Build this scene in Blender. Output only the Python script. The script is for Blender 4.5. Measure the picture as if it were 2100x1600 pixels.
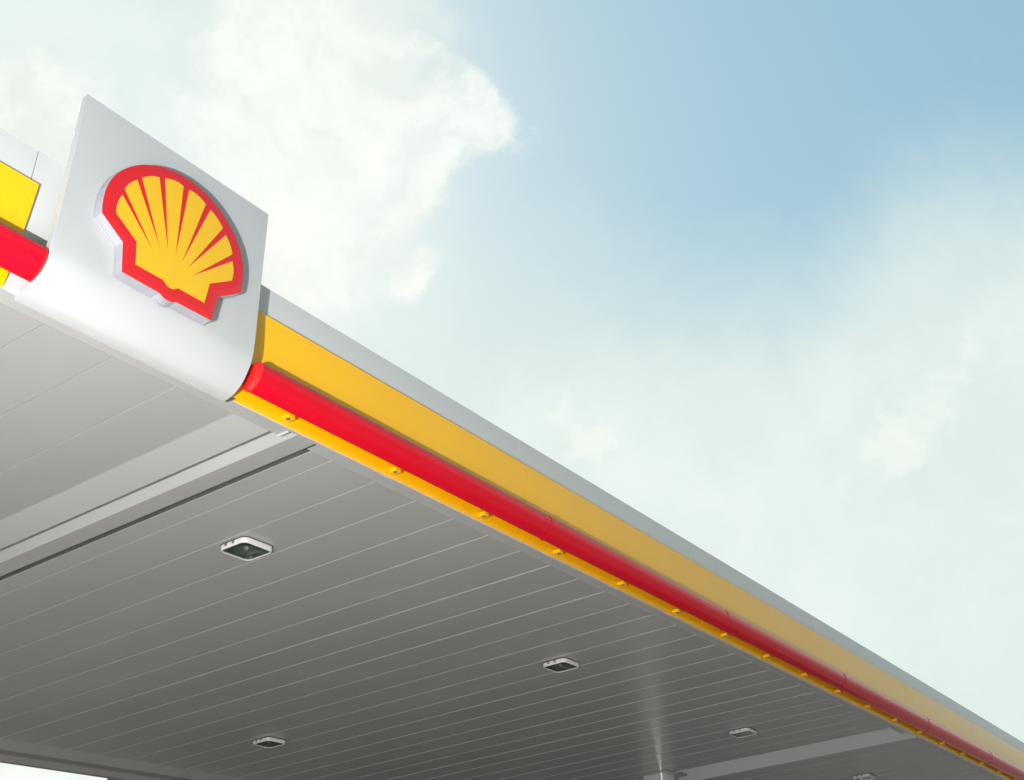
import bpy, bmesh, math, random
from mathutils import Matrix, Vector
random.seed(7)
for o in list(bpy.data.objects): bpy.data.objects.remove(o)
SC = bpy.context.scene
COL = SC.collection
# Layout numbers below are measured relative to the camera with the ceiling at z = 3;
# S turns them into metres (ceiling 5.35 m above the forecourt, eye height 1.6 m).
S = 1.25
EYE = 1.6
def W(p): return Vector((p[0]*S, p[1]*S, p[2]*S + EYE))

# ------------------------------------------------------------------ camera
cam_d = bpy.data.cameras.new('camera'); cam = bpy.data.objects.new('camera', cam_d); COL.objects.link(cam)
right = Vector((0.55963, -0.82621, -0.06465)); down = Vector((0.42709, 0.35438, -0.83187)); fwd = Vector((0.71021, 0.43793, 0.55119))
m = Matrix((right, -down, -fwd)).transposed().to_4x4()
m.translation = W((0, 0, 0)); cam.matrix_world = m
cam_d.sensor_width = 36; cam_d.lens = 36*2258.45/2100
cam_d.shift_x = -(1151.5-1050)/2100; cam_d.shift_y = (665.2-800)/2100
cam_d.clip_end = 3000; cam_d.clip_start = 0.05
SC.camera = cam

# ------------------------------------------------------------------ world: sky with thin cloud
SUN_EL, SUN_AZ = math.radians(41), math.radians(66)      # behind the canopy, veiled by cloud
world = bpy.data.worlds.new('World'); SC.world = world; world.use_nodes = True
nt = world.node_tree; nt.nodes.clear()
def N(t, **k):
    n = nt.nodes.new(t)
    for a, b in k.items(): setattr(n, a, b)
    return n
def L(a, b): nt.links.new(a, b)
def math_n(op, a, b=None, c=None, clamp=False):
    n = N('ShaderNodeMath', operation=op, use_clamp=clamp)
    for i, v in enumerate((a, b, c)):
        if v is None: continue
        if hasattr(v, 'links'): L(v, n.inputs[i])
        else: n.inputs[i].default_value = v
    return n.outputs[0]
def vmath(op, a, b=None):
    n = N('ShaderNodeVectorMath', operation=op)
    for i, v in enumerate((a, b)):
        if v is None: continue
        if hasattr(v, 'links'): L(v, n.inputs[i])
        else: n.inputs[i].default_value = v
    return n
tc = N('ShaderNodeTexCoord').outputs['Generated']
def noise(scale, detail, rough, vec=tc, dist=0.0):
    n = N('ShaderNodeTexNoise'); n.inputs['Scale'].default_value = scale
    n.inputs['Detail'].default_value = detail; n.inputs['Roughness'].default_value = rough
    n.inputs['Distortion'].default_value = dist
    L(vec, n.inputs['Vector']); return n
w1 = noise(5.0, 10, 0.62)
off = vmath('SUBTRACT', w1.outputs['Color'], (0.5, 0.5, 0.5)).outputs[0]
offs = vmath('SCALE', off); offs.inputs['Scale'].default_value = 0.16
wd = vmath('NORMALIZE', vmath('ADD', tc, offs.outputs[0]).outputs[0]).outputs[0]
def blobs(lst, grow=1.0, wd=None):
    wd = wd or globals()['wd']
    acc = None
    for x, y, z, r, w in lst:
        d = vmath('DOT_PRODUCT', wd, Vector((x, y, z)).normalized()).outputs['Value']
        mr = N('ShaderNodeMapRange', interpolation_type='SMOOTHSTEP')
        L(d, mr.inputs[0]); mr.inputs[1].default_value = math.cos(math.radians(r*1.7*grow)); mr.inputs[2].default_value = math.cos(math.radians(r*0.15))
        mr.inputs[3].default_value = 0; mr.inputs[4].default_value = w
        acc = mr.outputs[0] if acc is None else math_n('ADD', acc, mr.outputs[0])
    return acc
VEIL = [(0.20, 0.75, 0.63, 15, 1.2), (0.31, 0.63, 0.71, 9, 1.0), (0.40, 0.58, 0.71, 5, .6)]
WHITE = [(0.321, 0.700, 0.635, 3.4, 1), (0.272, 0.71, 0.65, 3.4, 0.8), (0.459, 0.482, 0.746, 5.9, 1), (0.494, 0.557, 0.668, 6.0, 1), (0.544, 0.483, 0.686, 3.6, 0.9), (0.529, 0.598, 0.602, 3.3, 0.9), (0.59, 0.549, 0.592, 2.9, 0.8), (0.56, 0.44, 0.702, 2.2, 0.8), (0.531, 0.822, 0.205, 6.4, 1), (0.623, 0.51, 0.593, 1.5, 0.7), (0.589, 0.436, 0.68, 1.5, 0.6)]
WISP = [(0.88, 0.274, 0.388, 1.0, 0.6), (0.88, 0.247, 0.407, 1.2, 0.6), (0.879, 0.22, 0.423, 1.2, 0.65), (0.88, 0.192, 0.435, 1.2, 0.6), (0.878, 0.166, 0.449, 1.2, 0.6), (0.876, 0.14, 0.462, 1.1, 0.6), (0.871, 0.114, 0.478, 0.9, 0.5), (0.867, 0.089, 0.49, 0.8, 0.4), (0.682, 0.332, 0.652, 1.5, 0.4), (0.684, 0.4, 0.61, 1.5, 0.3), (0.608, 0.407, 0.682, 1.1, 0.9), (0.759, 0.452, 0.468, 1.4, 0.9), (0.732, 0.475, 0.488, 1.1, 0.7), (0.765, 0.457, 0.453, 0.7, 0.7), (0.872, 0.36, 0.333, 0.6, 1.0)]
n_f = noise(13.0, 12, 0.66, wd)
n_c = noise(6.0, 12, 0.62, wd)
n_s = noise(22.0, 10, 0.6, wd)
sep = N('ShaderNodeSeparateXYZ'); L(wd, sep.inputs[0])
ne = noise(3.0, 8, 0.6, wd)
bl = math_n('ADD', sep.outputs['Z'], math_n('MULTIPLY', math_n('SUBTRACT', ne.outputs['Fac'], 0.5), .07))
bl_m = N('ShaderNodeMapRange', interpolation_type='SMOOTHSTEP'); L(bl, bl_m.inputs[0]); bl_m.inputs[1].default_value = 0.465; bl_m.inputs[2].default_value = .64
veil = math_n('MINIMUM', blobs(VEIL), 1.0)
wh = math_n('MINIMUM', blobs(WHITE, .85), 1.15)
wh = math_n('ADD', wh, math_n('MULTIPLY', math_n('SUBTRACT', n_f.outputs['Fac'], 0.5), 1.9))
wh = math_n('ADD', wh, math_n('MULTIPLY', math_n('SUBTRACT', n_s.outputs['Fac'], 0.5), 1.1))
wh_m = N('ShaderNodeMapRange', interpolation_type='SMOOTHSTEP'); L(wh, wh_m.inputs[0]); wh_m.inputs[1].default_value = 0.28; wh_m.inputs[2].default_value = 1.4
sky = N('ShaderNodeTexSky', sky_type='NISHITA', sun_disc=False, sun_elevation=SUN_EL, sun_rotation=math.pi/2-SUN_AZ)
sky.dust_density = 2.0; sky.air_density = 1.0
skc = vmath('MULTIPLY', sky.outputs[0], (0.66, 0.54, 0.40)).outputs[0]
skc = vmath('ADD', skc, (2.0, 4.15, 5.2)).outputs[0]
def mix(f, a, b):
    n = N('ShaderNodeMix', data_type='RGBA')
    L(f, n.inputs[0])
    for i, v in ((6, a), (7, b)):
        if hasattr(v, 'links'): L(v, n.inputs[i])
        else: n.inputs[i].default_value = (*v, 1)
    return n.outputs[2]
cr = N('ShaderNodeMapRange', interpolation_type='SMOOTHSTEP'); L(n_c.outputs['Fac'], cr.inputs[0]); cr.inputs[1].default_value = .3; cr.inputs[2].default_value = .7
cloud_lo = mix(cr.outputs[0], (7.5, 8.5, 8.1), (8.45, 9.3, 8.9))
cw = N('ShaderNodeMapRange', interpolation_type='SMOOTHSTEP'); L(math_n('ADD', math_n('MULTIPLY', n_c.outputs['Fac'], .6), math_n('MULTIPLY', n_s.outputs['Fac'], .4)), cw.inputs[0]); cw.inputs[1].default_value = .36; cw.inputs[2].default_value = .6
cloud_hi = mix(cw.outputs[0], (8.6, 9.1, 8.4), (9.8, 10.1, 9.6))
cloud = mix(wh_m.outputs[0], cloud_lo, cloud_hi)
w2 = noise(16.0, 10, 0.68)
offs2 = vmath('SCALE', vmath('SUBTRACT', w2.outputs['Color'], (0.5, 0.5, 0.5)).outputs[0]); offs2.inputs['Scale'].default_value = 0.09
wd2 = vmath('NORMALIZE', vmath('ADD', tc, offs2.outputs[0]).outputs[0]).outputs[0]
n_w = noise(30.0, 10, 0.68, wd2)
wi = math_n('ADD', blobs(WISP, 1.15, wd2), math_n('MULTIPLY', math_n('SUBTRACT', n_w.outputs['Fac'], 0.5), 2.4))
wi_m = N('ShaderNodeMapRange', interpolation_type='SMOOTHSTEP'); L(wi, wi_m.inputs[0]); wi_m.inputs[1].default_value = 0.55; wi_m.inputs[2].default_value = 1.7; wi_m.inputs[4].default_value = .6
blf = math_n('MULTIPLY', bl_m.outputs[0], math_n('SUBTRACT', 1.0, math_n('MULTIPLY', wh_m.outputs[0], .95)))
blf = math_n('MULTIPLY', blf, math_n('SUBTRACT', 1.0, veil))
skyc = mix(blf, cloud, skc)
skyc = mix(wi_m.outputs[0], skyc, (9.4, 9.9, 9.0))
# unseen half of the sky behind the camera, dimmed to lower ambient light
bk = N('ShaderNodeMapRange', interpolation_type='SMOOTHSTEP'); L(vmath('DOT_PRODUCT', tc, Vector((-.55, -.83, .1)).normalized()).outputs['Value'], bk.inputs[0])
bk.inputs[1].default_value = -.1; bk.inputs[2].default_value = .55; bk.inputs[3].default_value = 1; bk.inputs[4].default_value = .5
# sky dimmed close to the unseen horizon to cut glare in the ceiling
sz = N('ShaderNodeSeparateXYZ'); L(tc, sz.inputs[0])
hz = N('ShaderNodeMapRange', interpolation_type='SMOOTHSTEP'); L(sz.outputs['Z'], hz.inputs[0]); hz.inputs[1].default_value = .03; hz.inputs[2].default_value = .16; hz.inputs[3].default_value = .5
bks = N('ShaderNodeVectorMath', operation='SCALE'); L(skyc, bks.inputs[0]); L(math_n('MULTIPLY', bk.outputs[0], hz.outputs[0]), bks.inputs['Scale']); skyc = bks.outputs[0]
bg = N('ShaderNodeBackground'); L(skyc, bg.inputs[0]); bg.inputs[1].default_value = 0.1
out = N('ShaderNodeOutputWorld'); L(bg.outputs[0], out.inputs[0])
world.cycles.sampling_method = 'MANUAL'; world.cycles.sample_map_resolution = 512

# ------------------------------------------------------------------ lamps
sd = bpy.data.lights.new('sun', 'SUN'); sd.energy = 2; sd.angle = math.radians(12); sd.color = (1, .96, .9)
so = bpy.data.objects.new('sun', sd); COL.objects.link(so); so.location = (0, 0, 60)
sv = Vector((math.cos(SUN_EL)*math.cos(SUN_AZ), math.cos(SUN_EL)*math.sin(SUN_AZ), math.sin(SUN_EL)))
so.rotation_euler = sv.to_track_quat('Z', 'Y').to_euler()
# the photographer's flash head, down to the left of the camera: the photo's only visible shadows
# (sign, stripe, bar) and its brightness falling off with distance come from it
fd = bpy.data.lights.new('flash', 'POINT'); fd.energy = 3550; fd.shadow_soft_size = 0.05; fd.color = (1, 1, 1); fd.specular_factor = .12
fo = bpy.data.objects.new('flash', fd); COL.objects.link(fo); fo.location = W((-1.2, .85, -.28))
SC.view_settings.view_transform = 'Standard'; SC.view_settings.look = 'None'
SC.view_settings.exposure = 0; SC.view_settings.gamma = 1
SC.cycles.max_bounces = 8; SC.cycles.diffuse_bounces = 4; SC.cycles.glossy_bounces = 4

# ------------------------------------------------------------------ materials
def mat(name, col, rough=.4, metal=0, coat=0, spec=.5, nscale=0, nstr=0, bump=0, bscale=6, trans=0, stretch=None, rvar=0):
    mt = bpy.data.materials.new(name); mt.use_nodes = True; t = mt.node_tree; b = t.nodes['Principled BSDF']
    b.inputs['Base Color'].default_value = (*col, 1); b.inputs['Roughness'].default_value = rough
    b.inputs['Metallic'].default_value = metal; b.inputs['Coat Weight'].default_value = coat
    b.inputs['Coat Roughness'].default_value = .06
    b.inputs['Specular IOR Level'].default_value = spec; b.inputs['Transmission Weight'].default_value = trans
    c = t.nodes.new('ShaderNodeTexCoord'); v = c.outputs['Object']
    if stretch:
        mp = t.nodes.new('ShaderNodeMapping'); mp.inputs['Scale'].default_value = stretch
        t.links.new(v, mp.inputs[0]); v = mp.outputs[0]
    if nstr or rvar:
        n = t.nodes.new('ShaderNodeTexNoise'); n.inputs['Scale'].default_value = nscale; n.inputs['Detail'].default_value = 6
        t.links.new(v, n.inputs['Vector'])
    if nstr:
        r = t.nodes.new('ShaderNodeMapRange'); r.inputs[1].default_value = .25; r.inputs[2].default_value = .75
        r.inputs[3].default_value = 1-nstr; r.inputs[4].default_value = 1+nstr
        t.links.new(n.outputs['Fac'], r.inputs[0])
        mx = t.nodes.new('ShaderNodeVectorMath'); mx.operation = 'SCALE'; mx.inputs[0].default_value = col
        t.links.new(r.outputs[0], mx.inputs['Scale']); t.links.new(mx.outputs[0], b.inputs['Base Color'])
    if rvar:
        r = t.nodes.new('ShaderNodeMapRange'); r.inputs[1].default_value = .3; r.inputs[2].default_value = .7
        r.inputs[3].default_value = max(0, rough-rvar); r.inputs[4].default_value = rough+rvar
        t.links.new(n.outputs['Fac'], r.inputs[0]); t.links.new(r.outputs[0], b.inputs['Roughness'])
    if bump:
        n2 = t.nodes.new('ShaderNodeTexNoise'); n2.inputs['Scale'].default_value = bscale; n2.inputs['Detail'].default_value = 3
        t.links.new(v, n2.inputs['Vector'])
        bp = t.nodes.new('ShaderNodeBump'); bp.inputs['Strength'].default_value = 1; bp.inputs['Distance'].default_value = bump
        t.links.new(n2.outputs['Fac'], bp.inputs['Height']); t.links.new(bp.outputs[0], b.inputs['Normal'])
    return mt
M = dict(
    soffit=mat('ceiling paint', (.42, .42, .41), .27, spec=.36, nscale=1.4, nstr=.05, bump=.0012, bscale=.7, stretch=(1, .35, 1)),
    bead=mat('ceiling joint', (.47, .48, .47), .35, nscale=3, nstr=.05),
    strip=mat('edge strip paint', (.46, .47, .46), .35, nscale=2, nstr=.04),
    trim=mat('aluminium angle', (.62, .64, .70), .35, metal=.35, nscale=9, nstr=.06),
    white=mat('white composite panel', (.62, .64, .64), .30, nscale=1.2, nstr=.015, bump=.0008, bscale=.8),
    signw=mat('white sign panel', (.52, .54, .545), .28, nscale=1.3, nstr=.022, bump=.0005, bscale=1, stretch=(3, 1, .35)),
    yellow=mat('yellow panel', (1.0, .525, .002), .13, spec=.62, nscale=1.5, nstr=.02, bump=.0015, bscale=.8),
    channel=mat('channel paint', (.56, .58, .57), .35, nscale=1.3, nstr=.03),
    beam=mat('edge beam paint', (.30, .295, .28), .4, nscale=1.3, nstr=.04),
    speck=mat('dry leaf speck', (.12, .10, .06), .8, nscale=60, nstr=.3),
    yellowdk=mat('yellow joint seal', (.55, .26, .004), .5, nscale=5, nstr=.05),
    red=mat('red bar plastic', (.70, .003, .020), .07, spec=.36, nscale=5, nstr=.03, bump=.0004, bscale=2),
    redcap=mat('red end cap', (.80, .018, .022), .38, nscale=5, nstr=.04),
    lip=mat('bar lip', (.55, .35, .2), .4, nscale=6, nstr=.05),
    dark=mat('dark gap', (.10, .09, .08), .7, nscale=5, nstr=.2),
    emred=mat('emblem red', (.68, .012, .018), .25, coat=.3, nscale=6, nstr=.03),
    emyel=mat('emblem yellow', (.86, .50, .012), .28, coat=.3, nscale=5, nstr=.03),
    acryl=mat('clear acrylic edge', (.38, .38, .43), .2, coat=.3, nscale=14, nstr=.06),
    fixture=mat('white die-cast', (.78, .76, .76), .35, nscale=12, nstr=.04),
    steel=mat('screw steel', (.45, .45, .5), .3, metal=.8, nscale=30, nstr=.1),
    reflector=mat('lamp reflector', (.34, .36, .33), .3, metal=.6, nscale=8, nstr=.1),
    housing=mat('lamp housing inside', (.2, .21, .19), .5, nscale=10, nstr=.15),
    bulb=mat('bulb glass', (.75, .75, .62), .15, coat=.5, nscale=20, nstr=.05),
    sticker=mat('paper sticker', (.30, .31, .22), .6, nscale=20, nstr=.1),
    column=mat('white column paint', (.85, .86, .84), .2, metal=.45, coat=.5, nscale=2, nstr=.03),
    ground=mat('concrete forecourt', (.33, .295, .255), .8, nscale=.6, nstr=.18, bump=.01, bscale=5),
    dark_ground=mat('dark_ground', (.055, .053, .05), .85, nscale=2, nstr=.2, bump=.004, bscale=40),
    wall=mat('grey cladding', (.17, .165, .155), .6, nscale=1.5, nstr=.1),
    roof=mat('roof sheet', (.4, .41, .42), .5, nscale=1, nstr=.1),
    glassd=mat('shop glass', (.03, .04, .045), .05, coat=1, nscale=.4, nstr=.2),
)
g = bpy.data.materials.new('lens glass'); g.use_nodes = True; b = g.node_tree.nodes['Principled BSDF']
b.inputs['Base Color'].default_value = (.82, .88, .82, 1); b.inputs['Roughness'].default_value = .05; b.inputs['Transmission Weight'].default_value = 1; b.inputs['IOR'].default_value = 1.2
_n = g.node_tree.nodes.new('ShaderNodeTexNoise'); _n.inputs['Scale'].default_value = 30
_r = g.node_tree.nodes.new('ShaderNodeMapRange'); _r.inputs[3].default_value = .03; _r.inputs[4].default_value = .1
g.node_tree.links.new(_n.outputs['Fac'], _r.inputs[0]); g.node_tree.links.new(_r.outputs[0], b.inputs['Roughness'])
M['glass'] = g
d_ = mat('rain drop', (.85, .85, .85), .08, coat=1, nscale=40, nstr=.05); M['drop'] = d_
M['droplet'] = mat('rain drop on red', (.85, .22, .27), .15, nscale=40, nstr=.05)

# ------------------------------------------------------------------ builders
def tag(o, label=None, cat=None, group=None, kind=None):
    if label: o['label'] = label
    if cat: o['category'] = cat
    if group: o['group'] = group
    if kind: o['kind'] = kind
    return o
def thing(name, org, label, cat, group=None):
    o = bpy.data.objects.new(name, None); COL.objects.link(o); o.location = W(org); o.empty_display_size = .1
    return tag(o, label, cat, group)
class MB:
    """collects verts/faces given in camera-relative layout units"""
    def __init__(s): s.v = []; s.f = []; s.sm = []
    def add(s, vs, fs, smooth=False):
        k = len(s.v); s.v += [tuple(v) for v in vs]; s.f += [tuple(i+k for i in f) for f in fs]; s.sm += [smooth]*len(fs); return s
    def box(s, x0, x1, y0, y1, z0, z1):
        return s.add([(x, y, z) for z in (z0, z1) for y in (y0, y1) for x in (x0, x1)],
                     [(0, 2, 3, 1), (4, 5, 7, 6), (0, 1, 5, 4), (2, 6, 7, 3), (0, 4, 6, 2), (1, 3, 7, 5)])
    def prism(s, prof, x0, x1, smooth=False, closed=True):
        """(y,z) profile swept along x, capped"""
        n = len(prof)
        vs = [(x0, y, z) for y, z in prof] + [(x1, y, z) for y, z in prof]
        fs = [(i, (i+1) % n, n+(i+1) % n, n+i) for i in range(n)]
        s.add(vs, fs, smooth); s.f += [tuple(len(s.v)-2*n+i for i in range(n))[::-1], tuple(len(s.v)-n+i for i in range(n))]; s.sm += [False, False]
        return s
    def plate(s, prof, y0, y1):
        """(x,z) outline, thickness from y0 (front) to y1"""
        n = len(prof)
        vs = [(x, y0, z) for x, z in prof] + [(x, y1, z) for x, z in prof]
        k = len(s.v); s.v += vs
        s.f += [tuple(k+i for i in range(n)), tuple(k+n+i for i in range(n))[::-1]] + [(k+(i+1) % n, k+i, k+n+i, k+n+(i+1) % n) for i in range(n)]
        s.sm += [False]*(n+2); return s
    def cyl(s, c, r, h, axis='z', n=24, r2=None):
        r2 = r if r2 is None else r2
        def P(a, rr, t):
            u, w = rr*math.cos(a), rr*math.sin(a)
            return {'z': (c[0]+u, c[1]+w, c[2]+t), 'y': (c[0]+u, c[1]+t, c[2]+w), 'x': (c[0]+t, c[1]+u, c[2]+w)}[axis]
        vs = [P(2*math.pi*i/n, r, 0) for i in range(n)] + [P(2*math.pi*i/n, r2, h) for i in range(n)]
        k = len(s.v); s.v += vs
        s.f += [(k+i, k+(i+1) % n, k+n+(i+1) % n, k+n+i) for i in range(n)]; s.sm += [True]*n
        s.f += [tuple(k+i for i in range(n))[::-1], tuple(k+n+i for i in range(n))]; s.sm += [False]*2
        return s
    def build(s, name, mt, parent=None, org=None, bevel=0, seg=2, fixn=True):
        me = bpy.data.meshes.new(name)
        o = bpy.data.objects.new(name, me); COL.objects.link(o)
        if parent is not None: o.parent = parent; base = parent
        else: base = o
        root = parent
        off = Vector((0, 0, 0))
        q = parent
        while q is not None: off += q.location; q = q.parent
        if parent is None:
            off = W(org if org else (0, 0, 0)); o.location = off
        me.from_pydata([W(v)-off for v in s.v], [], s.f)
        for p, sm in zip(me.polygons, s.sm): p.use_smooth = sm
        if fixn:
            bm = bmesh.new(); bm.from_mesh(me); bmesh.ops.recalc_face_normals(bm, faces=bm.faces); bm.to_mesh(me); bm.free()
        if any(s.sm): me.set_sharp_from_angle(angle=math.radians(38))
        me.materials.append(mt)
        if bevel:
            b = o.modifiers.new('bevel', 'BEVEL'); b.width = bevel*S; b.segments = seg; b.limit_method = 'ANGLE'; b.angle_limit = math.radians(40); b.harden_normals = False
        return o
def copy_thing(src, loc, label=None):
    r = src.copy(); COL.objects.link(r); r.location = loc
    if label: r['label'] = label
    def rec(a, b):
        for ch in a.children:
            c = ch.copy(); COL.objects.link(c); c.parent = b; rec(ch, c)
    rec(src, r); return r
def crom(pts, k=5, closed=False):
    """Catmull-Rom through points"""
    o = []; n = len(pts)
    for i in range(n-1):
        p0 = pts[max(i-1, 0)]; p1 = pts[i]; p2 = pts[i+1]; p3 = pts[min(i+2, n-1)]
        for j in range(k):
            t = j/k
            o.append(tuple(.5*((2*p1[a])+(-p0[a]+p2[a])*t+(2*p0[a]-5*p1[a]+4*p2[a]-p3[a])*t*t+(-p0[a]+3*p1[a]-3*p2[a]+p3[a])*t**3) for a in (0, 1)))
    o.append(pts[-1]); return o

# ------------------------------------------------------------------ ground
n = 24; gm = MB(); R_ = 1200/S
gm.add([(-R_, -R_, -EYE/S), (R_, -R_, -EYE/S), (R_, R_, -EYE/S), (-R_, R_, -EYE/S)], [(0, 1, 2, 3)])
tag(gm.build('ground', M['ground'], fixn=False), kind='structure')

rz = -EYE/S+.004/S
tag(MB().add([(-400, 13.5, rz), (400, 13.5, rz), (400, 60, rz), (-400, 60, rz)], [(0, 1, 2, 3)]).build('dark_ground_sheet', M['dark_ground'], fixn=False), kind='structure')  # unseen dark ground, added to take bright reflections off the ceiling

# ------------------------------------------------------------------ canopy
X0, X1 = -7.0, 25.0
XL_END = 2.024                      # end of the left yellow stripe
def far_y(x): return 10.981-.0302*(x-6.478)
can = thing('station_canopy', (9, 7.4, -EYE/S), 'flat white filling station canopy with yellow stripe and panelled grey ceiling', 'canopy')
# soffit bays
PITCH = .3787; SX = 3.445
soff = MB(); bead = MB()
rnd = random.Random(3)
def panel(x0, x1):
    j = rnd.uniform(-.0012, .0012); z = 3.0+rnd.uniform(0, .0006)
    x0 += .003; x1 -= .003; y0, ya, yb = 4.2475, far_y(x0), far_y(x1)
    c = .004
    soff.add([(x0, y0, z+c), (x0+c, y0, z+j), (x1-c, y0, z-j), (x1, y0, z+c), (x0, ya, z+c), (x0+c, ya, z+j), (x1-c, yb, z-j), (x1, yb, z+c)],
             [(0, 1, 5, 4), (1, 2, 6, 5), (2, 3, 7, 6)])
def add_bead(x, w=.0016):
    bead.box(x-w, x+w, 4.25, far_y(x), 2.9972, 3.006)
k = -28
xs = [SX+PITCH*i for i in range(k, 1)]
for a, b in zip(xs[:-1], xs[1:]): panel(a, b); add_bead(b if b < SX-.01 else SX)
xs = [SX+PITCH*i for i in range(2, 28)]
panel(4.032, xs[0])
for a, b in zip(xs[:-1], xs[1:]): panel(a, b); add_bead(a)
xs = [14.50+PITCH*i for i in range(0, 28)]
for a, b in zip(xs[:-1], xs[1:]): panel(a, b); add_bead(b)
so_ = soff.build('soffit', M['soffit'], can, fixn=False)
bead.build('panel_joint', M['bead'], can)  # paler bead colour stands in for panel edges glinting in the flash
# raised ceiling channels (their far wall catches the light)
def channel(x0, x1, h):
    c = MB(); y1 = 11.2
    c.add([(x0, 4.166, 3.0), (x0, 4.166, 3+h), (x0, y1, 3+h), (x0, y1, 3.0)], [(0, 1, 2, 3)])
    c.add([(x0, 4.166, 3+h), (x1, 4.166, 3+h), (x1, y1, 3+h), (x0, y1, 3+h)], [(0, 1, 2, 3)])
    c.add([(x1, 4.166, 3.0), (x1, 4.166, 3+h), (x1, y1, 3+h), (x1, y1, 3.0)], [(0, 1, 2, 3)])
    c.add([(x0, 4.166, 3.0), (x1, 4.166, 3.0), (x1, 4.166, 3+h), (x0, 4.166, 3+h)], [(0, 1, 2, 3)])
    c.build('ceiling_channel', M['channel'], can, fixn=False)
channel(3.709, 3.845, .11)
MB().add([(SX+.003, 4.2475, 3.0005), (3.709, 4.2475, 3.0005), (3.709, 11.08, 3.0005), (SX+.003, 11.08, 3.0005)], [(0, 3, 2, 1)]).build('filler_panel', M['channel'], can, fixn=False)  # lighter paint here imitates light bounced off the channel wall
MB().box(3.8452, 3.985, 4.166, 10.95, 2.9995, 3.012).build('ceiling_edge_band', M['soffit'], can)
channel(13.75, 14.435, .15)
MB().box(14.4352, 14.50, 4.166, 10.73, 2.9995, 3.012).build('ceiling_edge_band', M['soffit'], can)
dk = MB(); dk.box(3.985, 4.032, 4.166, 10.95, 3.02, 3.03)
dk.add([(4.0315, 4.166, 3.001), (4.0315, 10.9, 3.001), (4.0315, 10.9, 3.03), (4.0315, 4.166, 3.03)], [(0, 1, 2, 3)])
dk.build('dark_gap', M['dark'], can)  # dark sheet inside the slot, its shadow put in as colour
# perimeter strip, in the lengths the photo shows
st = MB()
st.box(X0, 3.766, 4.165, 4.2472, 2.996, 2.9985); st.box(3.998, 14.06, 4.165, 4.2472, 2.996, 2.9985); st.box(14.44, X1, 4.165, 4.2472, 2.996, 2.9985)
st.build('edge_strip', M['strip'], can)
MB().box(3.767, 3.779, 4.17, 4.252, 2.990, 2.9955).build('bracket', M['fixture'], can)
tr = MB(); tr.box(X0, X1, 4.1535, 4.1648, 2.993, 2.9955); tr.build('trim_angle', M['trim'], can)
sc_ = MB()
x = 3.2
while x < 16:
    MB().cyl((x, 4.153, 2.9915), .0035, .002, 'z', 8).build('screw', M['fixture'], can); x += .45
# fascia: white panels with joints behind, curved yellow stripe panels in front
WP = crom([(4.087, 3.765), (4.087, 3.60), (4.105, 3.40), (4.13, 3.20), (4.152, 3.06), (4.158, 2.997)], 4)
YP = crom([(4.064, 3.562), (4.077, 3.44), (4.097, 3.285), (4.114, 3.16), (4.131, 3.08), (4.1395, 3.05), (4.146, 3.030), (4.150, 3.020), (4.1555, 3.010), (4.163, 3.002)], 5)
def slab(pts, t):
    back = []
    for i, p in enumerate(pts):
        a = pts[max(i-1, 0)]; b = pts[min(i+1, len(pts)-1)]
        dy, dz = b[0]-a[0], b[1]-a[1]; l = math.hypot(dy, dz)
        back.append((p[0]-dz/l*t, p[1]+dy/l*t))
    return list(pts)+back[::-1]
def fascia(pts, t, joints, name, mt, gap=.0025, smooth=True):
    for a, b in zip(joints[:-1], joints[1:]):
        o = MB().prism(slab(pts, t), a+gap, b-gap, smooth).build(name, mt, can)
        md = o.modifiers.new('b', 'BEVEL'); md.width = .0012; md.segments = 1; md.limit_method = 'ANGLE'; md.angle_limit = math.radians(50)
WJ = [X0, -6.09, -3.395, -.70, 1.992, 3.20, 5.905, 8.58, 11.26, 13.95, 16.72, 19.4, 22.1, X1]
fascia(WP, .012, WJ, 'white_panel', M['white'])
YJ = [3.25, 5.967, 8.667, 11.378, 14.083, 16.86, 19.62, 22.3, X1]
fascia(YP, .006, YJ, 'yellow_panel', M['yellow'], .0022)
YB = [(y_+.0065, z_) for y_, z_ in YP[:-3]]
for j in YJ[1:-1]: MB().prism(slab(YB, .003), j-.008, j+.008, True).build('joint_strip', M['yellowdk'], can)
fascia(YP, .006, [X0, -6.08, -3.38, -.68, XL_END], 'yellow_panel', M['yellow'], .0012)
lj = MB()
for j in WJ[1:-1]: MB().box(j-.0025, j+.0025, 4.094, 4.104, 3.565, 3.764).build('joint_strip', M['bead'], can)
sp_ = MB(); sp_.add([(5.35, 5.15, 2.9985), (5.368, 5.155, 2.9975), (5.372, 5.17, 2.9985), (5.356, 5.168, 2.997), (5.362, 5.19, 2.9985), (5.34, 5.172, 2.998)], [(0, 1, 3, 5), (1, 2, 3), (3, 2, 4), (5, 3, 4)])
# roof deck, end and far fascia
MB().box(X0, X1, 4.10, 11.3, 3.745, 3.762).build('roof', M['roof'], can)
MB().box(X1, X1+.03, 4.09, 11.3, 2.99, 3.765).build('end_fascia', M['white'], can)
MB().box(X0-.03, X0, 4.09, 11.3, 2.99, 3.765).build('end_fascia', M['white'], can)
fb = MB()
def ln(dy, z): return [(X0, far_y(X0)+dy, z), (X1, far_y(X1)+dy, z)]
a, b_, c_, d_2, e_ = ln(-.003, 3.006), ln(0, 2.902), ln(.17, 2.902), ln(.172, 2.838), ln(.24, 2.838)
top = ln(.24, 3.765)
fb.add(a+b_+c_+d_2+e_+top, [(0, 1, 3, 2), (2, 3, 5, 4), (4, 5, 7, 6), (6, 7, 9, 8), (8, 9, 11, 10)])
fb.build('far_edge_beam', M['beam'], can, fixn=False)
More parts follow.
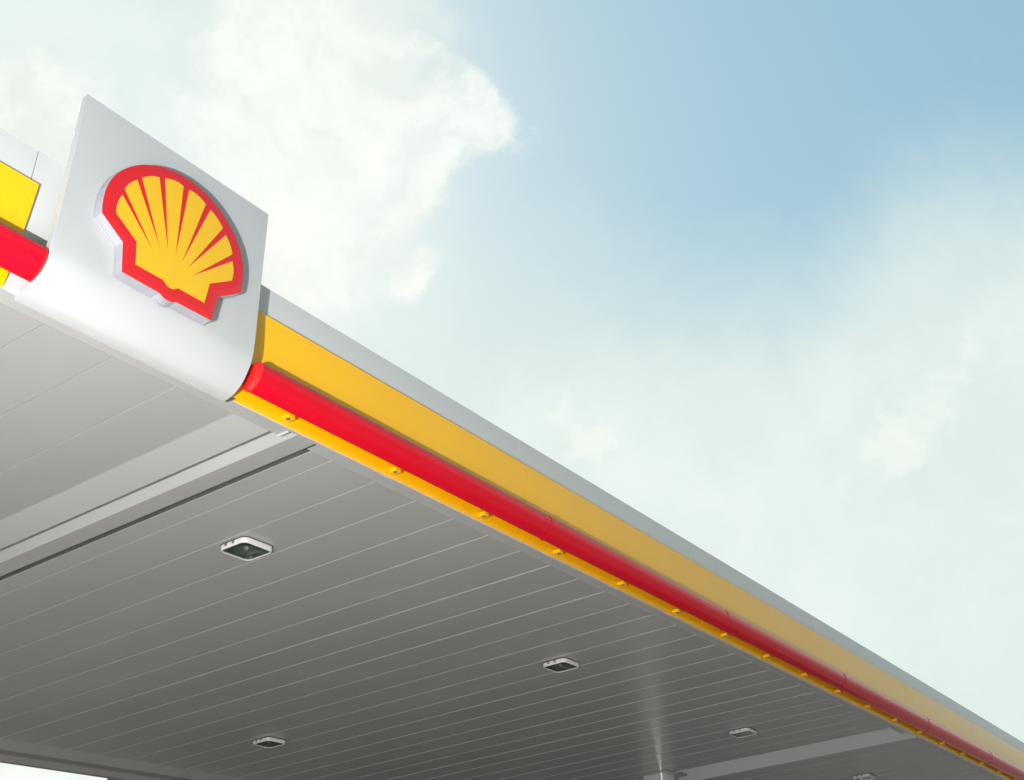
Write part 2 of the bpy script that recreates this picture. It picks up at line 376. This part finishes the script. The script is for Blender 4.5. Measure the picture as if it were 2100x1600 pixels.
# columns
def column(x, y, label=None):
    r = .175; cr = .07
    prof = []
    for qx, qy, a0 in ((1, 1, 0), (-1, 1, 90), (-1, -1, 180), (1, -1, 270)):
        for i in range(7):
            a_ = math.radians(a0+15*i); prof.append((x+qx*(r-cr)+cr*math.cos(a_), y+qy*(r-cr)+cr*math.sin(a_)))
    m_ = MB(); n_ = len(prof); z0, z1 = -EYE/S, 3.14
    m_.add([(p[0], p[1], z0) for p in prof]+[(p[0], p[1], z1) for p in prof], [(i, (i+1) % n_, n_+(i+1) % n_, n_+i) for i in range(n_)], True)
    c = m_.build('column', M['column'], can)
    MB().box(x-.27, x+.27, y-.27, y+.27, 2.990, 2.9968).build('collar', M['soffit'], c, bevel=.001)
    MB().box(x-.26, x+.26, y-.26, y+.26, -EYE/S, -EYE/S+.06).build('base_plate', M['column'], c, bevel=.008)
column(13.73, 7.5)
column(21.5, 7.5)

# ------------------------------------------------------------------ sign
sg = thing('brand_sign', (2.7055, 4.0, 2.985), 'tall white sign panel with curved foot carrying the red and yellow shell emblem', 'sign')
SP = [(3.972, 4.158), (3.972, 3.75), (3.972, 3.44), (3.972, 3.27)] + crom([(3.972, 3.27), (3.9785, 3.177), (4.003, 3.106), (4.043, 3.041), (4.094, 3.001), (4.135, 2.9885), (4.175, 2.985)], 6)[1:]
o = MB().prism(slab(SP, .043)[:len(SP)] + [p for p in slab(SP, .043)[len(SP):]], 2.100, 3.311, True).build('panel', M['signw'], sg)
bv = o.modifiers.new('b', 'BEVEL'); bv.width = .002; bv.segments = 2; bv.limit_method = 'ANGLE'; bv.angle_limit = math.radians(50)
hb = MB()
for x_ in (2.3, 2.7, 3.1):
    for z_ in (3.35, 3.62): MB().box(x_-.02, x_+.02, 4.014, 4.09, z_, z_+.05).build('mounting_bracket', M['steel'], sg)
MB().box(3.3115, 3.329, 4.118, 4.162, 2.986, 2.9925).build('foot_gap', M['dark'], sg)
# emblem
CX = 2.6985
half = crom([(0, 3.978), (.062, 3.9735), (.126, 3.960), (.19, 3.934), (.252, 3.8975), (.308, 3.852), (.356, 3.798), (.395, 3.739), (.421, 3.6735), (.433, 3.617), (.4365, 3.56), (.434, 3.505), (.4275, 3.468)], 4)
half += [(.293, 3.3735), (.270, 3.2115), (.0485, 3.2075)] + crom([(.044, 3.2035), (.030, 3.1965), (.015, 3.192), (0, 3.1905)], 3)
outl = [(CX+x_, z_) for x_, z_ in half] + [(CX-x_, z_) for x_, z_ in half[1:-1][::-1]]
yh = [(0, 3.4535)] + crom([(.0187, 3.9085), (.05, 3.9125), (.09, 3.905), (.132, 3.886)], 4) + [(.0418, 3.4460)] \
   + crom([(.166, 3.868), (.194, 3.8565), (.233, 3.8285), (.26, 3.8015)], 4) + [(.079, 3.431)] \
   + crom([(.2845, 3.7705), (.305, 3.748), (.325, 3.718), (.342, 3.675)], 4) + [(.1135, 3.4025)] \
   + crom([(.3475, 3.632), (.358, 3.602), (.3635, 3.570), (.364, 3.542), (.359, 3.510)], 4) \
   + [(.225, 3.417), (.209, 3.288), (.046, 3.2875)] + crom([(.040, 3.2835), (.030, 3.2755), (.016, 3.2665), (0, 3.2635)], 3)
CY = CX+.0005
youtl = [(CY+x_, z_) for x_, z_ in yh] + [(CY-x_, z_) for x_, z_ in yh[1:-1][::-1]]
def scale_out(pts, s, cx=CX, cz=3.58): return [(cx+(x_-cx)*s, cz+(z_-cz)*s) for x_, z_ in pts]
em = MB().plate(outl, 3.911, 3.972).build('emblem', M['acryl'], sg)
MB().plate(scale_out(outl, 1.008), 3.962, 3.9715).build('flange', M['acryl'], em)
# red face with a slightly raised, bevelled rim
me = bpy.data.meshes.new('red_face'); bm = bmesh.new()
off_ = sg.location+em.location
vs = [bm.verts.new(W((x_, 3.9105, z_))-off_) for x_, z_ in outl]
f_ = bm.faces.new(vs); bm.normal_update()
if f_.normal.y > 0: f_.normal_flip()
bm.normal_update()
bmesh.ops.inset_region(bm, faces=[f_], thickness=.030*S, depth=.004*S, use_even_offset=True, use_boundary=True)
bm.to_mesh(me); bm.free(); me.materials.append(M['emred'])
ro = bpy.data.objects.new('red_face', me); COL.objects.link(ro); ro.parent = em
MB().plate(youtl, 3.9045, 3.9062).build('yellow_ray', M['emyel'], em)

# ------------------------------------------------------------------ red light bars
BP = [(4.066, 3.195)] + [(3.998, 3.193)] + crom([(3.981, 3.180), (3.973, 3.160), (3.974, 3.135), (3.980, 3.112), (3.991, 3.085), (4.012, 3.058), (4.042, 3.0385)], 5) + [(4.068, 3.036), (4.076, 3.042), (4.084, 3.09)]
LOWER = [p for p in BP]
def drops(m_, x0, x1, n_):
    for _ in range(n_):
        t = random.random()**.8; i = random.uniform(8, len(BP)-6); a_ = BP[int(i)]; c2 = BP[int(i)+1]; u = i-int(i)
        y_, z_ = a_[0]+(c2[0]-a_[0])*u, a_[1]+(c2[1]-a_[1])*u
        r = random.uniform(.0007, .0014); x_ = random.uniform(x0, x1)
        # small octahedral bead, half sunk
        m_.add([(x_+r, y_, z_), (x_-r, y_, z_), (x_, y_+r, z_), (x_, y_-r, z_), (x_, y_, z_+r), (x_, y_, z_-r)],
               [(0, 2, 4), (2, 1, 4), (1, 3, 4), (3, 0, 4), (2, 0, 5), (1, 2, 5), (3, 1, 5), (0, 3, 5)], True)
def bar(x0, x1, joints, label, capL):
    t = thing('light_bar', ((x0+x1)/2, 4.09, 3.04), label, 'light bar', 'red light bars along the yellow stripe')
    js = [x0]+joints+[x1]
    def skew(o, x_, front):
        pass
    for a_, c2 in zip(js[:-1], js[1:]):
        MB().prism(BP, a_+(.012 if a_ == x0 and capL else 0), c2, True).build('bar_segment', M['red'], t)
    lp = MB(); lp.box(x0+.02, x1-.004, 3.9985, 4.066, 3.1955, 3.1985); lp.build('top_lip', M['lip'], t)
    cy_, cz_ = 4.035, 3.115
    for j in joints:
        pr = [(cy_+(y_-cy_)*1.07, cz_+(z_-cz_)*1.07) for y_, z_ in BP]
        MB().prism(pr, j-.007, j+.007, True).build('joint_ring', M['red'], t)
    if capL:
        pr = [(cy_+(y_-cy_)*1.03, cz_+(z_-cz_)*1.03) for y_, z_ in BP]
        pi = [(cy_+.02+(y_-cy_)*.88, cz_+(z_-cz_)*.9) for y_, z_ in BP]
        c = MB(); k_ = len(pr)
        c.add([(x0+.016, y_, z_) for y_, z_ in pr]+[(x0+.004, y_, z_) for y_, z_ in pr]+[(x0-.012, y_, z_) for y_, z_ in pi],
              [(i, (i+1) % k_, k_+(i+1) % k_, k_+i) for i in range(k_)]+[(k_+i, k_+(i+1) % k_, 2*k_+(i+1) % k_, 2*k_+i) for i in range(k_)]+[tuple(2*k_+i for i in range(k_))])
        c.build('end_cap', M['redcap'], t)
    else:
        MB().prism([(cy_+(y_-cy_)*1.02, cz_+(z_-cz_)*1.02) for y_, z_ in BP], x1-.003, x1+.004).build('end_cap', M['redcap'], t)
    d = MB()
    if capL:
        drops(d, x0+.03, x0+1.6, 90); drops(d, x0+1.6, x0+4.5, 150); drops(d, x0+4.5, x0+9, 120)
    else: drops(d, x1-.5, x1-.01, 22); drops(d, x1-2.5, x1-.5, 50)
    tag(d.build('raindrops', M['droplet'], t), kind='stuff')
    return t
bR = bar(3.372, 24.8, [6.112+2.766*i for i in range(7)], 'long red half-round light bar running right from the sign to the far end', True)
bL = bar(-6.8, 2.088, [-4.95+2.766*i for i in range(2)], 'short red half-round light bar end at the left of the sign', False)
# bar brackets: yellow folded cups with a bolt, under the bar
def bracket_parts(x_, parent):
    b = MB(); b.box(x_-.024, x_+.024, 4.080, 4.140, 3.021, 3.046)
    b.box(x_-.030, x_-.0242, 4.092, 4.140, 3.028, 3.046)
    o_ = b.build('wall_bracket', M['yellow'], parent, bevel=.004, seg=3)
    MB().cyl((x_-.008, 4.100, 3.0145), .0080, .0065, 'z', 6).build('bolt', M['steel'], o_)
    MB().cyl((x_-.008, 4.100, 3.0196), .0115, .0012, 'z', 12).build('washer', M['dark'], o_)
for i in range(24):
    x_ = 3.71+.888*i
    if x_ < 24.5: bracket_parts(x_, bR)
for i in range(9): bracket_parts(1.2-.888*i, bL)

# raindrops along the sign foot and emblem underside
d = MB()
for _ in range(90):
    x_ = random.uniform(2.11, 3.30); i = random.uniform(len(SP)-26, len(SP)-1.01); a_ = SP[int(i)]; c2 = SP[int(i)+1]; u = i-int(i)
    if random.random() < .5: a_ = c2 = (4.150, 2.9855)
    y_, z_ = a_[0]+(c2[0]-a_[0])*u, a_[1]+(c2[1]-a_[1])*u; r = random.uniform(.001, .0022)
    d.add([(x_+r, y_, z_), (x_-r, y_, z_), (x_, y_+r, z_), (x_, y_-r, z_), (x_, y_, z_+r), (x_, y_, z_-r)],
          [(0, 2, 4), (2, 1, 4), (1, 3, 4), (3, 0, 4), (2, 0, 5), (1, 2, 5), (3, 1, 5), (0, 3, 5)], True)
for _ in range(40):
    x_ = random.uniform(CX-.26, CX+.26); y_ = random.uniform(3.915, 3.955); z_ = 3.2105; r = random.uniform(.001, .0022)
    d.add([(x_+r, y_, z_), (x_-r, y_, z_), (x_, y_+r, z_), (x_, y_-r, z_), (x_, y_, z_+r), (x_, y_, z_-r)],
          [(0, 2, 4), (2, 1, 4), (1, 3, 4), (3, 0, 4), (2, 0, 5), (1, 2, 5), (3, 1, 5), (0, 3, 5)], True)
tag(d.build('raindrops', M['drop'], sg), kind='stuff')

# ------------------------------------------------------------------ ceiling floodlights
def rrect(cx, cy, hx, hy, r, n_=6):
    p = []
    for qx, qy, a0 in ((1, 1, 0), (-1, 1, 90), (-1, -1, 180), (1, -1, 270)):
        for i in range(n_+1):
            a_ = math.radians(a0+90*i/n_); p.append((cx+qx*(hx-r)+r*math.cos(a_), cy+qy*(hy-r)+r*math.sin(a_)))
    return p
def loft(rings, cap=False):
    m_ = MB(); k_ = len(rings[0]); fs = []
    for j in range(len(rings)-1): fs += [(j*k_+i, j*k_+(i+1) % k_, (j+1)*k_+(i+1) % k_, (j+1)*k_+i) for i in range(k_)]
    if cap: fs.append(tuple((len(rings)-1)*k_+i for i in range(k_)))
    m_.add([v for r in rings for v in r], fs, True); return m_
def Rg(cx, cy, hx, hy, r, z): return [(p[0], p[1], z) for p in rrect(cx, cy, hx, hy, r)]
LBL = ['square white ceiling floodlight nearest the camera, below the sign', 'square white ceiling floodlight in the middle of the front row, second along',
       'square white ceiling floodlight third along the front row, before the far channel', 'square white ceiling floodlight cut by the bottom edge, beyond the far channel',
       'square white ceiling floodlight of the back row, at the lower left']
cx, cy = 4.747, 5.560
fl = thing('ceiling_floodlight', (cx, cy, 3.0), LBL[0], 'floodlight', 'floodlights recessed in the canopy ceiling')
hx, hy = .136, .129
loft([Rg(cx, cy, hx+.004, hy+.004, .050, 2.9985), Rg(cx, cy, hx+.004, hy+.004, .050, 2.994), Rg(cx, cy, hx-.004, hy-.004, .046, 2.9935)]).build('gasket', M['dark'], fl)
loft([Rg(cx, cy, hx-.001, hy-.001, .046, 2.9935), Rg(cx, cy, hx, hy, .046, 2.972), Rg(cx, cy, hx-.002, hy-.002, .045, 2.963), Rg(cx, cy, hx-.006, hy-.006, .042, 2.959), Rg(cx, cy, hx-.012, hy-.012, .038, 2.9595), Rg(cx, cy, hx-.013, hy-.013, .037, 2.965)]).build('rim', M['fixture'], fl)
loft([Rg(cx, cy, hx-.013, hy-.013, .037, 2.966), Rg(cx, cy, hx-.018, hy-.018, .034, 2.992)], True).build('housing', M['housing'], fl)
rf = MB(); n_ = 32
rings = [[(cx-.005+r*math.cos(2*math.pi*i/n_), cy+.0+r*math.sin(2*math.pi*i/n_), z) for i in range(n_)] for r, z in ((.082, 2.969), (.078, 2.970), (.070, 2.978), (.05, 2.987), (.02, 2.990))]
loft(rings, True).build('reflector', M['reflector'], fl)
MB().cyl((cx-.005, cy+.0, 2.973), .012, .016, 'z', 12, .016).build('bulb', M['bulb'], fl)
MB().box(cx+.055, cx+.10, cy-.06, cy-.035, 2.9678, 2.9682).build('sticker', M['sticker'], fl)
MB().box(cx+.03, cx+.07, cy+.06, cy+.08, 2.9678, 2.9682).build('sticker', M['sticker'], fl)
gl = MB(); gp = rrect(cx, cy, hx-.0135, hy-.0135, .0365); gl.add([(p[0], p[1], 2.9635) for p in gp]+[(p[0], p[1], 2.9655) for p in gp], [tuple(range(len(gp))), tuple(range(len(gp), 2*len(gp)))[::-1]]+[(i, (i+1) % len(gp), len(gp)+(i+1) % len(gp), len(gp)+i) for i in range(len(gp))])
gl.build('glass', M['glass'], fl)
for dy in (.048, -.022):
    c = MB(); c.box(cx-hx-.007, cx-hx+.001, cy+dy-.012, cy+dy+.010, 2.972, 2.990); c.box(cx-hx-.010, cx-hx-.0072, cy+dy-.006, cy+dy+.004, 2.976, 2.986)
    c.build('clip', M['steel'], fl, bevel=.001)
    MB().box(cx-hx-.004, cx-hx+.002, cy+dy-.020, cy+dy-.0125, 2.966, 2.985).build('clip_lug', M['fixture'], fl, bevel=.001)
for (dx, dy), lb in zip(((3.799, 0), (7.589, 0), (11.443, 0), (3.797, 3.785)), LBL[1:]):
    copy_thing(fl, W((cx+dx, cy+dy, 3.0)), lb)

# ------------------------------------------------------------------ shop behind
sh = thing('shop_building', (14, 18, -EYE/S), 'dark grey shop wall seen under the far edge of the canopy', 'building')
xl = 16/math.tan(math.radians(54.67)); zt = 6.0
wl = MB(); wl.add([(xl, 16, -EYE/S), (xl+16, 16, -EYE/S), (xl+22, 24, -EYE/S), (xl+6.2, 24, -EYE/S), (xl, 16, zt), (xl+16, 16, zt), (xl+22, 24, zt), (xl+6.2, 24, zt)], [(0, 1, 5, 4), (1, 2, 6, 5), (2, 3, 7, 6), (3, 0, 4, 7), (4, 5, 6, 7), (3, 2, 1, 0)]); wl.build('wall', M['wall'], sh)
MB().box(xl+.3, xl+15.8, 16.1, 23, zt, zt+.12).build('roof', M['roof'], sh)
for i in range(4):
    w_ = MB().box(xl+1+3.6*i, xl+4+3.6*i, 15.93, 15.98, -EYE/S+.3, 1.2).build('window', M['fixture'], sh)
    MB().box(xl+1.08+3.6*i, xl+3.92+3.6*i, 15.915, 15.928, -EYE/S+.38, 1.12).build('pane', M['glassd'], w_)
